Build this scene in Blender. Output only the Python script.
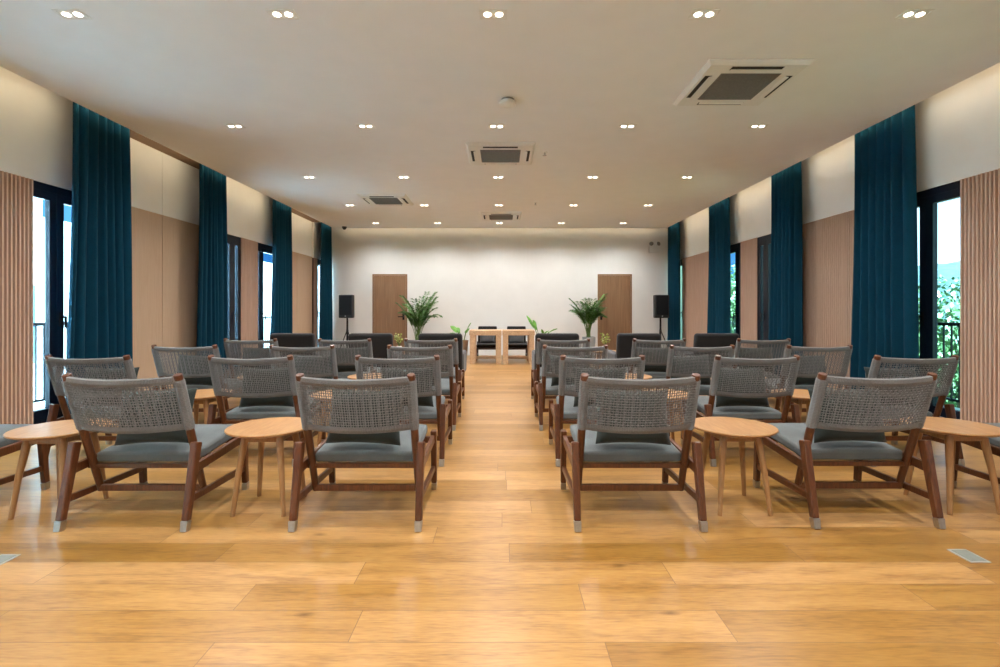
import bpy, bmesh, math, random
from mathutils import Vector, Matrix

for o in list(bpy.data.objects):
    bpy.data.objects.remove(o, do_unlink=True)
scene = bpy.context.scene
COL = scene.collection
PI = math.pi
rnd = random.Random(7)

# ------------------------------------------------------------------ camera
F_PX = 490.0
cam_data = bpy.data.cameras.new('camera')
cam = bpy.data.objects.new('camera', cam_data)
COL.objects.link(cam)
cam.location = (0, 0, 1.15)
cam.rotation_euler = (PI / 2, 0, 0)
cam_data.sensor_width = 36.0
cam_data.lens = 36.0 * F_PX / 1000.0
cam_data.shift_x = -0.002
cam_data.shift_y = -0.0235
cam_data.clip_start = 0.05
cam_data.clip_end = 500
scene.camera = cam

# ------------------------------------------------------------------ view / world / sun
scene.view_settings.view_transform = 'Standard'
scene.view_settings.look = 'None'
scene.view_settings.exposure = 0.32
scene.view_settings.gamma = 1.0
scene.view_settings.use_curve_mapping = False

world = bpy.data.worlds.new('sky_world')
scene.world = world
world.use_nodes = True
wn = world.node_tree
wn.nodes.clear()
w_out = wn.nodes.new('ShaderNodeOutputWorld')
w_bg = wn.nodes.new('ShaderNodeBackground')
w_tc = wn.nodes.new('ShaderNodeTexCoord')
w_sep = wn.nodes.new('ShaderNodeSeparateXYZ')
w_ramp = wn.nodes.new('ShaderNodeValToRGB')
w_ramp.color_ramp.elements[0].position = 0.0
w_ramp.color_ramp.elements[0].color = (1.0, 1.0, 1.0, 1)
w_ramp.color_ramp.elements[1].position = 0.38
w_ramp.color_ramp.elements[1].color = (0.10, 0.25, 0.42, 1)
wn.links.new(w_tc.outputs['Generated'], w_sep.inputs[0])
# the sky away from the sun (down the room) is a deeper blue than at the sides
w_az = wn.nodes.new('ShaderNodeMapRange')
w_az.inputs['From Min'].default_value = 0.80
w_az.inputs['From Max'].default_value = 0.95
w_az.inputs['To Min'].default_value = 0.0
w_az.inputs['To Max'].default_value = 0.8
wn.links.new(w_sep.outputs['Y'], w_az.inputs['Value'])
w_add = wn.nodes.new('ShaderNodeMath')
w_add.operation = 'ADD'
w_lx = wn.nodes.new('ShaderNodeMath')      # hazier and brighter to the right, bluer to the left
w_lx.operation = 'MULTIPLY'
w_lx.use_clamp = True
w_lx.inputs[1].default_value = -0.45
wn.links.new(w_sep.outputs['X'], w_lx.inputs[0])
w_zx = wn.nodes.new('ShaderNodeMath')
w_zx.operation = 'ADD'
wn.links.new(w_sep.outputs['Z'], w_zx.inputs[0])
wn.links.new(w_lx.outputs[0], w_zx.inputs[1])
wn.links.new(w_zx.outputs[0], w_add.inputs[0])
wn.links.new(w_az.outputs['Result'], w_add.inputs[1])
wn.links.new(w_add.outputs[0], w_ramp.inputs[0])
w_el = w_ramp.color_ramp.elements.new(0.85)
w_el.color = (0.012, 0.07, 0.20, 1)
wn.links.new(w_ramp.outputs[0], w_bg.inputs['Color'])
w_bg.inputs['Strength'].default_value = 2.8
wn.links.new(w_bg.outputs[0], w_out.inputs[0])

sun_d = bpy.data.lights.new('sun', 'SUN')
sun_d.energy = 155.0
sun_d.angle = 0.01
sun_d.color = (0.78, 0.91, 1.0)
sun = bpy.data.objects.new('sun', sun_d)
COL.objects.link(sun)
sun.rotation_euler = Vector((-0.20, 0.42, -0.9)).to_track_quat('-Z', 'Y').to_euler()

# cove lighting hidden above the edge of the floating ceiling
XL, XR = -4.2, 4.1          # ceiling edges
WL, WR = -4.5, 4.4          # wall planes
CEIL = 3.19
YB = 12.45                  # back wall
YN = -2.6                   # wall behind the camera
TOPZ = 3.5


def area(name, loc, sx, sy, direction, energy, color):
    d = bpy.data.lights.new(name, 'AREA')
    d.shape = 'RECTANGLE'
    d.size = sx
    d.size_y = sy
    d.energy = energy
    d.color = color
    o = bpy.data.objects.new(name, d)
    COL.objects.link(o)
    o.location = loc
    return o


COVE = (1.0, 0.78, 0.50)
for nm, x, sgn in (('cove_light_left', XL - 0.02, -1), ('cove_light_right', XR + 0.02, 1)):
    a = area(nm, (x, 4.85, CEIL + 0.028), 0.02, 14.6, None, 13, COVE)
    # local -Z points to the wall and slightly up
    a.rotation_euler = (0, -sgn * math.radians(82), 0)
a = area('cove_light_back', (-0.05, 12.2, CEIL + 0.028), 8.0, 0.02, None, 5, COVE)
a.rotation_euler = (math.radians(82), 0, 0)

# ------------------------------------------------------------------ materials


def new_mat(name):
    m = bpy.data.materials.new(name)
    m.use_nodes = True
    n = m.node_tree
    b = n.nodes['Principled BSDF']
    return m, n, b


def L(n, a, b):
    n.links.new(a, b)


def node(n, t, **kw):
    x = n.nodes.new(t)
    for k, v in kw.items():
        setattr(x, k, v)
    return x


def math_n(n, op, a, b=None):
    x = node(n, 'ShaderNodeMath', operation=op)
    for i, v in enumerate((a, b)):
        if v is None:
            continue
        if isinstance(v, (int, float)):
            x.inputs[i].default_value = v
        else:
            L(n, v, x.inputs[i])
    return x.outputs[0]


def ramp(n, fac, stops):
    r = node(n, 'ShaderNodeValToRGB')
    els = r.color_ramp.elements
    while len(els) < len(stops):
        els.new(0.5)
    for e, (p, c) in zip(els, stops):
        e.position = p
        e.color = (*c, 1)
    L(n, fac, r.inputs[0])
    return r.outputs[0]


def plain(name, col, rough=0.6, metal=0.0, noise=0.06, scale=30, bump=0.0, spec=0.5):
    m, n, b = new_mat(name)
    tc = node(n, 'ShaderNodeTexCoord')
    nz = node(n, 'ShaderNodeTexNoise')
    nz.inputs['Scale'].default_value = scale
    nz.inputs['Detail'].default_value = 3
    L(n, tc.outputs['Object'], nz.inputs['Vector'])
    lo = tuple(max(0, c * (1 - noise)) for c in col)
    hi = tuple(min(1, c * (1 + noise)) for c in col)
    L(n, ramp(n, nz.outputs['Fac'], [(0.3, lo), (0.7, hi)]), b.inputs['Base Color'])
    b.inputs['Roughness'].default_value = rough
    b.inputs['Metallic'].default_value = metal
    b.inputs['Specular IOR Level'].default_value = spec
    if bump:
        bp = node(n, 'ShaderNodeBump')
        bp.inputs['Strength'].default_value = bump
        bp.inputs['Distance'].default_value = 0.004
        L(n, nz.outputs['Fac'], bp.inputs['Height'])
        L(n, bp.outputs[0], b.inputs['Normal'])
    return m


def wood(name, dark, light, scale=(14, 14, 1.4), rough=0.42, vary=0.25, dist=1.5):
    m, n, b = new_mat(name)
    tc = node(n, 'ShaderNodeTexCoord')
    oi = node(n, 'ShaderNodeObjectInfo')
    add = node(n, 'ShaderNodeVectorMath', operation='ADD')
    sc = node(n, 'ShaderNodeVectorMath', operation='MULTIPLY')
    sc.inputs[1].default_value = scale
    comb = node(n, 'ShaderNodeCombineXYZ')
    r10 = math_n(n, 'MULTIPLY', oi.outputs['Random'], 17.0)
    L(n, r10, comb.inputs[0]); L(n, r10, comb.inputs[1])
    L(n, tc.outputs['Object'], add.inputs[0]); L(n, comb.outputs[0], add.inputs[1])
    L(n, add.outputs[0], sc.inputs[0])
    nz = node(n, 'ShaderNodeTexNoise')
    nz.inputs['Scale'].default_value = 1.6
    nz.inputs['Detail'].default_value = 6
    nz.inputs['Roughness'].default_value = 0.6
    nz.inputs['Distortion'].default_value = dist
    L(n, sc.outputs[0], nz.inputs['Vector'])
    c = ramp(n, nz.outputs['Fac'], [(0.28, dark), (0.72, light)])
    hsv = node(n, 'ShaderNodeHueSaturation')
    v = math_n(n, 'ADD', math_n(n, 'MULTIPLY', oi.outputs['Random'], vary), 1 - vary / 2)
    L(n, v, hsv.inputs['Value']); L(n, c, hsv.inputs['Color'])
    L(n, hsv.outputs[0], b.inputs['Base Color'])
    b.inputs['Roughness'].default_value = rough
    return m


def fabric(name, col, scale=420, noise=0.25, rough=0.95, bump=0.25):
    m, n, b = new_mat(name)
    tc = node(n, 'ShaderNodeTexCoord')
    nz = node(n, 'ShaderNodeTexNoise')
    nz.inputs['Scale'].default_value = scale
    nz.inputs['Detail'].default_value = 2
    L(n, tc.outputs['Object'], nz.inputs['Vector'])
    big = node(n, 'ShaderNodeTexNoise')
    big.inputs['Scale'].default_value = 9
    L(n, tc.outputs['Object'], big.inputs['Vector'])
    mixv = math_n(n, 'ADD', math_n(n, 'MULTIPLY', nz.outputs['Fac'], 0.7), math_n(n, 'MULTIPLY', big.outputs['Fac'], 0.3))
    lo = tuple(c * (1 - noise) for c in col)
    hi = tuple(min(1, c * (1 + noise)) for c in col)
    L(n, ramp(n, mixv, [(0.35, lo), (0.65, hi)]), b.inputs['Base Color'])
    b.inputs['Roughness'].default_value = rough
    b.inputs['Specular IOR Level'].default_value = 0.2
    b.inputs['Sheen Weight'].default_value = 0.15
    bp = node(n, 'ShaderNodeBump')
    bp.inputs['Strength'].default_value = bump
    bp.inputs['Distance'].default_value = 0.002
    L(n, nz.outputs['Fac'], bp.inputs['Height'])
    L(n, bp.outputs[0], b.inputs['Normal'])
    return m


def emit(name, col, s):
    m, n, b = new_mat(name)
    b.inputs['Base Color'].default_value = (*col, 1)
    b.inputs['Emission Color'].default_value = (*col, 1)
    b.inputs['Emission Strength'].default_value = s
    return m


def floor_mat():
    m, n, b = new_mat('oak_laminate')
    PW, PL = 0.18, 1.35
    tc = node(n, 'ShaderNodeTexCoord')
    sep = node(n, 'ShaderNodeSeparateXYZ')
    L(n, tc.outputs['Object'], sep.inputs[0])
    x, y = sep.outputs['X'], sep.outputs['Y']
    yr = math_n(n, 'DIVIDE', math_n(n, 'ADD', y, 20.084), PW)
    row = math_n(n, 'FLOOR', yr)
    wr = node(n, 'ShaderNodeTexWhiteNoise', noise_dimensions='1D')
    L(n, row, wr.inputs['W'])
    xr = math_n(n, 'ADD', math_n(n, 'DIVIDE', math_n(n, 'ADD', x, 30.0), PL), math_n(n, 'MULTIPLY', wr.outputs['Value'], 7.0))
    colm = math_n(n, 'FLOOR', xr)
    idv = node(n, 'ShaderNodeCombineXYZ')
    L(n, row, idv.inputs[0]); L(n, colm, idv.inputs[1])
    wid = node(n, 'ShaderNodeTexWhiteNoise', noise_dimensions='2D')
    L(n, idv.outputs[0], wid.inputs['Vector'])
    rid = wid.outputs['Value']
    # grain coordinates: long along x, shifted per plank
    gv = node(n, 'ShaderNodeCombineXYZ')
    L(n, math_n(n, 'ADD', math_n(n, 'MULTIPLY', x, 1.6), math_n(n, 'MULTIPLY', rid, 31.0)), gv.inputs[0])
    L(n, math_n(n, 'ADD', math_n(n, 'MULTIPLY', y, 13.0), math_n(n, 'MULTIPLY', rid, 57.0)), gv.inputs[1])
    g1 = node(n, 'ShaderNodeTexNoise')
    g1.inputs['Scale'].default_value = 1.0
    g1.inputs['Detail'].default_value = 5
    g1.inputs['Distortion'].default_value = 1.2
    L(n, gv.outputs[0], g1.inputs['Vector'])
    g2 = node(n, 'ShaderNodeTexNoise')
    g2.inputs['Scale'].default_value = 9.0
    g2.inputs['Detail'].default_value = 4
    L(n, gv.outputs[0], g2.inputs['Vector'])
    gr = math_n(n, 'ADD', math_n(n, 'MULTIPLY', g1.outputs['Fac'], 0.55), math_n(n, 'MULTIPLY', g2.outputs['Fac'], 0.45))
    base = ramp(n, gr, [(0.30, (0.20, 0.088, 0.022)), (0.50, (0.350, 0.174, 0.043)), (0.70, (0.435, 0.230, 0.062))])
    # knots
    vr = node(n, 'ShaderNodeTexVoronoi')
    vr.inputs['Scale'].default_value = 1.0
    kv = node(n, 'ShaderNodeCombineXYZ')
    L(n, math_n(n, 'MULTIPLY', x, 2.1), kv.inputs[0]); L(n, math_n(n, 'MULTIPLY', y, 5.0), kv.inputs[1])
    L(n, kv.outputs[0], vr.inputs['Vector'])
    kn = ramp(n, vr.outputs['Distance'], [(0.0, (0.30, 0.25, 0.22)), (0.035, (0.55, 0.50, 0.45)), (0.10, (1, 1, 1))])
    mk = node(n, 'ShaderNodeMix', data_type='RGBA', blend_type='MULTIPLY')
    mk.inputs['Factor'].default_value = 0.8
    L(n, base, mk.inputs['A']); L(n, kn, mk.inputs['B'])
    hsv = node(n, 'ShaderNodeHueSaturation')
    L(n, math_n(n, 'ADD', math_n(n, 'MULTIPLY', rid, 0.44), 0.78), hsv.inputs['Value'])
    L(n, math_n(n, 'ADD', math_n(n, 'MULTIPLY', wid.outputs['Value'], -0.12), 1.04), hsv.inputs['Saturation'])
    L(n, mk.outputs['Result'], hsv.inputs['Color'])
    # seams
    fy = math_n(n, 'FRACT', yr)
    fx = math_n(n, 'FRACT', xr)
    ey = math_n(n, 'LESS_THAN', math_n(n, 'ABSOLUTE', math_n(n, 'SUBTRACT', fy, 0.5)), 0.491)
    ex = math_n(n, 'LESS_THAN', math_n(n, 'ABSOLUTE', math_n(n, 'SUBTRACT', fx, 0.5)), 0.4988)
    seam = math_n(n, 'MULTIPLY', ey, ex)
    ms = node(n, 'ShaderNodeMix', data_type='RGBA')
    L(n, seam, ms.inputs['Factor'])
    ms.inputs['A'].default_value = (0.20, 0.10, 0.035, 1)
    L(n, hsv.outputs[0], ms.inputs['B'])
    L(n, ms.outputs['Result'], b.inputs['Base Color'])
    L(n, ramp(n, g1.outputs['Fac'], [(0.3, (0.30,) * 3), (0.7, (0.33,) * 3)]), b.inputs['Roughness'])
    bp = node(n, 'ShaderNodeBump')
    bp.inputs['Strength'].default_value = 0.12
    bp.inputs['Distance'].default_value = 0.003
    L(n, math_n(n, 'ADD', seam, math_n(n, 'MULTIPLY', g2.outputs['Fac'], 0.15)), bp.inputs['Height'])
    L(n, bp.outputs[0], b.inputs['Normal'])
    return m


def glass_mat():
    m = bpy.data.materials.new('window_glass')
    m.use_nodes = True
    n = m.node_tree
    n.nodes.clear()
    out = node(n, 'ShaderNodeOutputMaterial')
    tr = node(n, 'ShaderNodeBsdfTransparent')
    tr.inputs[0].default_value = (0.72, 0.90, 0.97, 1)
    gl = node(n, 'ShaderNodeBsdfGlossy')
    gl.inputs['Roughness'].default_value = 0.02
    lw = node(n, 'ShaderNodeLayerWeight')
    lw.inputs['Blend'].default_value = 0.5
    fr = node(n, 'ShaderNodeMath', operation='MULTIPLY_ADD')
    L(n, math_n(n, 'POWER', lw.outputs['Facing'], 4.0), fr.inputs[0])
    fr.inputs[1].default_value = 0.12
    fr.inputs[2].default_value = 0.03
    mx = node(n, 'ShaderNodeMixShader')
    L(n, fr.outputs[0], mx.inputs[0]); L(n, tr.outputs[0], mx.inputs[1]); L(n, gl.outputs[0], mx.inputs[2])
    L(n, mx.outputs[0], out.inputs[0])
    return m


def leaf_mat(name, dark, light, scale=6.0):
    m, n, b = new_mat(name)
    tc = node(n, 'ShaderNodeTexCoord')
    nz = node(n, 'ShaderNodeTexNoise')
    nz.inputs['Scale'].default_value = scale
    L(n, tc.outputs['Object'], nz.inputs['Vector'])
    L(n, ramp(n, nz.outputs['Fac'], [(0.3, dark), (0.7, light)]), b.inputs['Base Color'])
    b.inputs['Roughness'].default_value = 0.45
    return m


M = {}
M['floor'] = floor_mat()
M['ceiling'] = plain('ceiling_paint', (0.80, 0.80, 0.80), 0.9, noise=0.015, scale=4)
M['cream'] = plain('cream_wall_paint', (0.84, 0.835, 0.815), 0.9, noise=0.015, scale=5)
M['back'] = plain('back_wall_paint', (0.76, 0.75, 0.725), 0.9, noise=0.02, scale=3)
M['tan'] = wood('tan_wall_panel', (0.46, 0.315, 0.205), (0.52, 0.365, 0.245), (20, 20, 1.2), 0.6, 0.04)
M['slat'] = wood('slat_wood', (0.50, 0.325, 0.235), (0.61, 0.42, 0.315), (30, 30, 1.2), 0.55, 0.03)
M['slat_back'] = plain('slat_backing', (0.06, 0.03, 0.018), 0.9)
M['soffit'] = wood('brown_soffit', (0.17, 0.10, 0.055), (0.24, 0.145, 0.085), (20, 1.2, 20), 0.6, 0.05)
M['curtain'] = fabric('teal_curtain', (0.002, 0.037, 0.068), 160, 0.12, 1.0, 0.05)
M['curtain'].node_tree.nodes['Principled BSDF'].inputs['Sheen Weight'].default_value = 0.0
M['frame'] = plain('black_aluminium', (0.004, 0.008, 0.018), 0.4, noise=0.05, spec=0.25)
M['glass'] = glass_mat()
M['teak'] = wood('reddish_teak', (0.045, 0.012, 0.003), (0.128, 0.039, 0.010), (26, 26, 3.5), 0.38, 0.3)
M['oak'] = wood('honey_oak', (0.29, 0.135, 0.045), (0.42, 0.22, 0.082), (22, 3.0, 22), 0.4, 0.14)
M['oakleg'] = wood('honey_oak_leg', (0.26, 0.125, 0.045), (0.37, 0.195, 0.078), (26, 26, 3.0), 0.42, 0.14)
M['rope'] = fabric('grey_rope', (0.162, 0.155, 0.149), 260, 0.22, 0.9, 0.3)
M['seat'] = fabric('grey_seat_fabric', (0.105, 0.115, 0.114), 500, 0.30)
M['pillow'] = fabric('dark_green_grey_fabric', (0.024, 0.031, 0.028), 500, 0.25)
M['steel'] = plain('brushed_steel', (0.46, 0.45, 0.43), 0.38, 1.0, 0.08, 80)
M['plate'] = plain('matt_steel_plate', (0.40, 0.385, 0.34), 0.5, 0.25, 0.05, 40)
M['lid'] = plain('grey_socket_lid', (0.24, 0.255, 0.22), 0.5, 0.2, 0.05, 40)
M['black_fabric'] = fabric('charcoal_fabric', (0.015, 0.0135, 0.0135), 400, 0.25)
M['grey_fabric'] = fabric('dark_grey_fabric', (0.075, 0.075, 0.078), 400, 0.25)
M['darkwood'] = wood('dark_brown_wood', (0.03, 0.014, 0.008), (0.07, 0.034, 0.02), (26, 26, 3), 0.45)
M['door'] = wood('walnut_door', (0.20, 0.105, 0.052), (0.31, 0.175, 0.092), (16, 16, 0.6), 0.5, 0.05)
M['rustic'] = wood('rustic_pine', (0.36, 0.20, 0.10), (0.62, 0.42, 0.25), (9, 9, 9), 0.7, 0.1, 3)
M['black'] = plain('black_plastic', (0.012, 0.012, 0.013), 0.5)
M['black_metal'] = plain('black_metal', (0.012, 0.012, 0.014), 0.4, 0.6)
M['white'] = plain('white_plastic', (0.74, 0.73, 0.70), 0.5, noise=0.02)
M['ac_grille'] = plain('grey_grille', (0.20, 0.185, 0.17), 0.7, noise=0.1, scale=60)
M['slot_shade'] = plain('slot_shade', (0.015, 0.014, 0.013), 0.8)  # near-black painted in for shade inside the air outlets
M['lamp'] = emit('lamp_glow', (1.0, 0.90, 0.74), 9.0)
M['led'] = emit('led_strip', COVE, 1.5)
M['palm'] = leaf_mat('palm_leaf', (0.025, 0.10, 0.012), (0.09, 0.26, 0.035), 9)
M['leaf'] = leaf_mat('broad_leaf', (0.06, 0.20, 0.02), (0.17, 0.40, 0.06), 9)
M['flower'] = leaf_mat('yellow_green_leaf', (0.30, 0.42, 0.05), (0.72, 0.74, 0.30), 25)
M['stem'] = plain('plant_stem', (0.09, 0.16, 0.03), 0.6)
M['pot'] = plain('blue_grey_pot', (0.36, 0.40, 0.43), 0.6)
M['brown_pot'] = plain('brown_pot', (0.30, 0.19, 0.11), 0.7)
M['soil'] = plain('soil', (0.04, 0.025, 0.015), 0.95, noise=0.4, scale=60)
M['ext_white'] = plain('white_render', (0.82, 0.82, 0.80), 0.9, noise=0.02, scale=2)
M['ext_glass'] = plain('dark_blue_glazing', (0.05, 0.10, 0.18), 0.1)
M['concrete'] = plain('concrete', (0.80, 0.80, 0.79), 0.9, scale=8)
M['ground'] = plain('ground_grass', (0.04, 0.07, 0.02), 0.95, noise=0.4, scale=0.5)
M['tree'] = leaf_mat('tree_leaf', (0.012, 0.038, 0.012), (0.065, 0.125, 0.036), 1.5)
M['bark'] = plain('bark', (0.12, 0.08, 0.05), 0.9, noise=0.3, scale=12)
M['hill'] = leaf_mat('hill_forest', (0.007, 0.017, 0.014), (0.018, 0.033, 0.027), 0.6)

# ------------------------------------------------------------------ mesh builder


class MB:
    def __init__(self):
        self.v = []
        self.f = []
        self.mi = []

    def add(self, vs, fs, mi=0):
        o = len(self.v)
        self.v.extend(vs)
        for f in fs:
            self.f.append(tuple(i + o for i in f))
            self.mi.append(mi)
        return self

    def box(self, a, b, mi=0):
        (x0, y0, z0), (x1, y1, z1) = a, b
        x0, x1 = min(x0, x1), max(x0, x1)
        y0, y1 = min(y0, y1), max(y0, y1)
        z0, z1 = min(z0, z1), max(z0, z1)
        vs = [(x0, y0, z0), (x1, y0, z0), (x1, y1, z0), (x0, y1, z0), (x0, y0, z1), (x1, y0, z1), (x1, y1, z1), (x0, y1, z1)]
        return self.add(vs, [(0, 3, 2, 1), (4, 5, 6, 7), (0, 1, 5, 4), (1, 2, 6, 5), (2, 3, 7, 6), (3, 0, 4, 7)], mi)

    def bar(self, p0, p1, s0, s1=None, ref=(1, 0, 0), mi=0):
        """rectangular bar from p0 to p1; s = (size along ref, size across)"""
        s1 = s1 or s0
        p0, p1, ref = Vector(p0), Vector(p1), Vector(ref)
        d = (p1 - p0).normalized()
        a = (ref - d * ref.dot(d)).normalized()
        c = d.cross(a)
        vs = []
        for p, s in ((p0, s0), (p1, s1)):
            for (i, j) in ((-1, -1), (1, -1), (1, 1), (-1, 1)):
                vs.append(tuple(p + a * i * s[0] / 2 + c * j * s[1] / 2))
        return self.add(vs, [(0, 3, 2, 1), (4, 5, 6, 7), (0, 1, 5, 4), (1, 2, 6, 5), (2, 3, 7, 6), (3, 0, 4, 7)], mi)

    def tube(self, pts, r, n=8, caps=True, mi=0, flat=1.0):
        pts = [Vector(p) for p in pts]
        if not isinstance(r, (list, tuple)):
            r = [r] * len(pts)
        rings = []
        prev = None
        for i, p in enumerate(pts):
            d = (pts[min(i + 1, len(pts) - 1)] - pts[max(i - 1, 0)])
            d = d.normalized() if d.length > 1e-9 else Vector((0, 0, 1))
            if prev is None:
                a = d.orthogonal().normalized()
            else:
                a = (prev - d * prev.dot(d)).normalized()
            prev = a
            c = d.cross(a)
            rings.append([tuple(p + (a * math.cos(2 * PI * k / n) + c * math.sin(2 * PI * k / n) * flat) * r[i]) for k in range(n)])
        vs = [v for ring in rings for v in ring]
        fs = []
        for i in range(len(pts) - 1):
            for k in range(n):
                k2 = (k + 1) % n
                fs.append((i * n + k, i * n + k2, (i + 1) * n + k2, (i + 1) * n + k))
        if caps:
            fs.append(tuple(reversed(range(n))))
            fs.append(tuple(range((len(pts) - 1) * n, len(pts) * n)))
        return self.add(vs, fs, mi)

    def lathe(self, prof, c=(0, 0, 0), n=32, mi=0):
        """prof: list of (radius, z); closed at both ends"""
        vs, fs = [], []
        m = len(prof)
        for (r, z) in prof:
            for k in range(n):
                a = 2 * PI * k / n
                vs.append((c[0] + r * math.cos(a), c[1] + r * math.sin(a), c[2] + z))
        for i in range(m - 1):
            for k in range(n):
                k2 = (k + 1) % n
                fs.append((i * n + k, i * n + k2, (i + 1) * n + k2, (i + 1) * n + k))
        fs.append(tuple(reversed(range(n))))
        fs.append(tuple(range((m - 1) * n, m * n)))
        return self.add(vs, fs, mi)

    def prism(self, poly, z0, z1, mi=0):
        n = len(poly)
        vs = [(x, y, z0) for x, y in poly] + [(x, y, z1) for x, y in poly]
        fs = [tuple(reversed(range(n))), tuple(range(n, 2 * n))]
        fs += [(i, (i + 1) % n, n + (i + 1) % n, n + i) for i in range(n)]
        return self.add(vs, fs, mi)

    def build(self, name, mat, parent=None, bevel=0, seg=2, smooth=False, loc=None):
        me = bpy.data.meshes.new(name)
        me.from_pydata(self.v, [], self.f)
        mats = mat if isinstance(mat, (list, tuple)) else [mat]
        for m in mats:
            me.materials.append(m)
        if len(mats) > 1:
            me.polygons.foreach_set('material_index', self.mi)
        me.update()
        o = bpy.data.objects.new(name, me)
        COL.objects.link(o)
        if parent is not None:
            o.parent = parent
        if loc:
            o.location = loc
        if bevel:
            bv = o.modifiers.new('bevel', 'BEVEL')
            bv.width = bevel
            bv.segments = seg
            bv.limit_method = 'ANGLE'
            bv.angle_limit = math.radians(40)
        if smooth:
            me.polygons.foreach_set('use_smooth', [True] * len(me.polygons))
            if smooth == 'auto':
                me.polygons.foreach_set('use_smooth', [True] * len(me.polygons))
                try:
                    me.set_sharp_from_angle(angle=math.radians(40))
                except Exception:
                    pass
        return o


def tag(o, label, cat, group=None, kind=None):
    o['label'] = label
    o['category'] = cat
    if group:
        o['group'] = group
    if kind:
        o['kind'] = kind
    return o


def thing(name, label, cat, loc=(0, 0, 0), rz=0, group=None):
    o = bpy.data.objects.new(name, None)
    o.empty_display_size = 0.1
    COL.objects.link(o)
    o.location = loc
    o.rotation_euler = (0, 0, rz)
    return tag(o, label, cat, group)


def struct(mb, name, mat, label=None, **kw):
    o = mb.build(name, mat, **kw)
    o['kind'] = 'structure'
    if label:
        o['label'] = label
    return o


def copy_tree(o, parent=None):
    c = o.copy()
    COL.objects.link(c)
    if parent is not None:
        c.parent = parent
    for ch in list(o.children):
        copy_tree(ch, c)
    return c


# ------------------------------------------------------------------ room shell
T = 0.12
floor = struct(MB().box((WL - 0.3, YN, -0.1), (WR + 0.3, YB, 0)), 'floor', M['floor'], 'honey oak plank floor')
struct(MB().box((XL, YN, CEIL), (XR, 12.22, CEIL + 0.014)), 'ceiling', M['ceiling'], 'flat off-white ceiling with lit edges')
# slab over the whole room; right eave lengthened to block the sun
struct(MB().box((WL - 0.35, YN - 0.2, TOPZ), (WR + 2.3, YB + 0.2, TOPZ + 0.2)), 'trim_1', M['ext_white'], 'roof slab above the ceiling, right eave extended to block sun')
struct(MB().box((WL - 0.3, YB, -0.1), (WR + 0.3, YB + 0.15, TOPZ)), 'wall_back', M['back'], 'off-white end wall')
struct(MB().box((WL - 0.3, YN - 0.15, -0.1), (WR + 0.3, YN, TOPZ)), 'wall_front', M['back'], 'wall behind the camera')

WZ = 2.40      # top of windows and slats
windows = [(-1.15, -0.20), (0.33, 1.28), (3.20, 4.15), (4.62, 5.63), (7.50, 8.45), (8.94, 9.95), (11.93, 12.40)]
win_mid = {(4.62, 'left'): 4.97, (4.62, 'right'): 5.10, 8.94: 9.19, 7.5: 8.20}   # meeting stile of the unequal leaves

upper_parts = {}
win_no = [0]


def slat_panel(name, xw, sgn, y0, y1, lap=0.0):
    """fluted timber facing; sgn = direction from the wall into the room"""
    mb = MB()
    mb.box((xw - sgn * 0.10, y0, 0), (xw - sgn * 0.012, y1, WZ), 1)
    y1 += lap
    mb.box((xw - sgn * 0.012, y0, 0), (xw - sgn * 0.009, y1, WZ), 1)
    n = max(2, round((y1 - y0) / 0.04))
    p = (y1 - y0) / n
    for i in range(n):
        a = y0 + i * p + p * 0.22
        b = y0 + (i + 1) * p - p * 0.22
        c = p * 0.08
        poly = [(xw - sgn * 0.009, a), (xw + sgn * 0.012, a + c), (xw + sgn * 0.012, b - c), (xw - sgn * 0.009, b)]
        mb.prism(poly, 0.0, WZ)
    return struct(mb, name, [M['slat'], M['slat_back']], None)


def window(side, xw, sgn, y0, y1):
    """inward opening two-leaf casement; sgn = direction into the room"""
    win_no[0] += 1
    root_mb = MB()
    xo, xi = xw - sgn * 0.10, xw - sgn * 0.012
    f = 0.028
    root_mb.box((xo, y0, 0.0), (xi, y0 + f, WZ)).box((xo, y1 - f, 0.0), (xi, y1, WZ))
    root_mb.box((xo, y0 + f, WZ - 0.075), (xi, y1 - f, WZ)).box((xo, y0 + f, 0.0), (xi, y1 - f, 0.06))
    root = struct(root_mb, 'window_%d' % win_no[0], M['frame'], 'dark metal window on the %s wall' % side)
    single = (y1 - y0) < 0.7
    mid = win_mid.get((y0, side), win_mid.get(y0, (y0 + y1) / 2))
    spans = [(y0 + f, y1 - f)] if single else [(y0 + f, mid), (mid, y1 - f)]
    for k, (a, b) in enumerate(spans):
        mb = MB()
        s = 0.08
        s0 = s if k == 1 else 0.05
        s1 = s if (k == 0 and not single) else 0.05
        xa, xb = xw - sgn * 0.062, xw - sgn * 0.014
        z0, z1 = 0.06, WZ - 0.075
        mb.box((xa, a + 0.002, z0), (xb, a + s0, z1)).box((xa, b - s1, z0), (xb, b - 0.002, z1))
        mb.box((xa, a + s0, z1 - s), (xb, b - s1, z1)).box((xa, a + s0, z0), (xb, b - s1, z0 + s + 0.03))
        lf = mb.build('window_leaf', M['frame'], root)
        g = MB().box((xw - sgn * 0.042, a + s0, z0 + s + 0.03), (xw - sgn * 0.034, b - s1, z1 - s)).build('pane', M['glass'], lf)
        if k == len(spans) - 1:
            hy = a + 0.04
            h = MB()
            h.box((xw - sgn * 0.016, hy - 0.016, 0.98), (xw - sgn * 0.002, hy + 0.016, 1.13))
            h.bar((xw - sgn * 0.006, hy, 1.08), (xw + sgn * 0.044, hy, 1.08), (0.018, 0.018), ref=(0, 1, 0))
            h.bar((xw + sgn * 0.04, hy, 1.09), (xw + sgn * 0.04, hy, 0.965), (0.018, 0.016), ref=(0, 1, 0))
            h.build('handle', M['black_metal'], lf)
    return root


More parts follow.
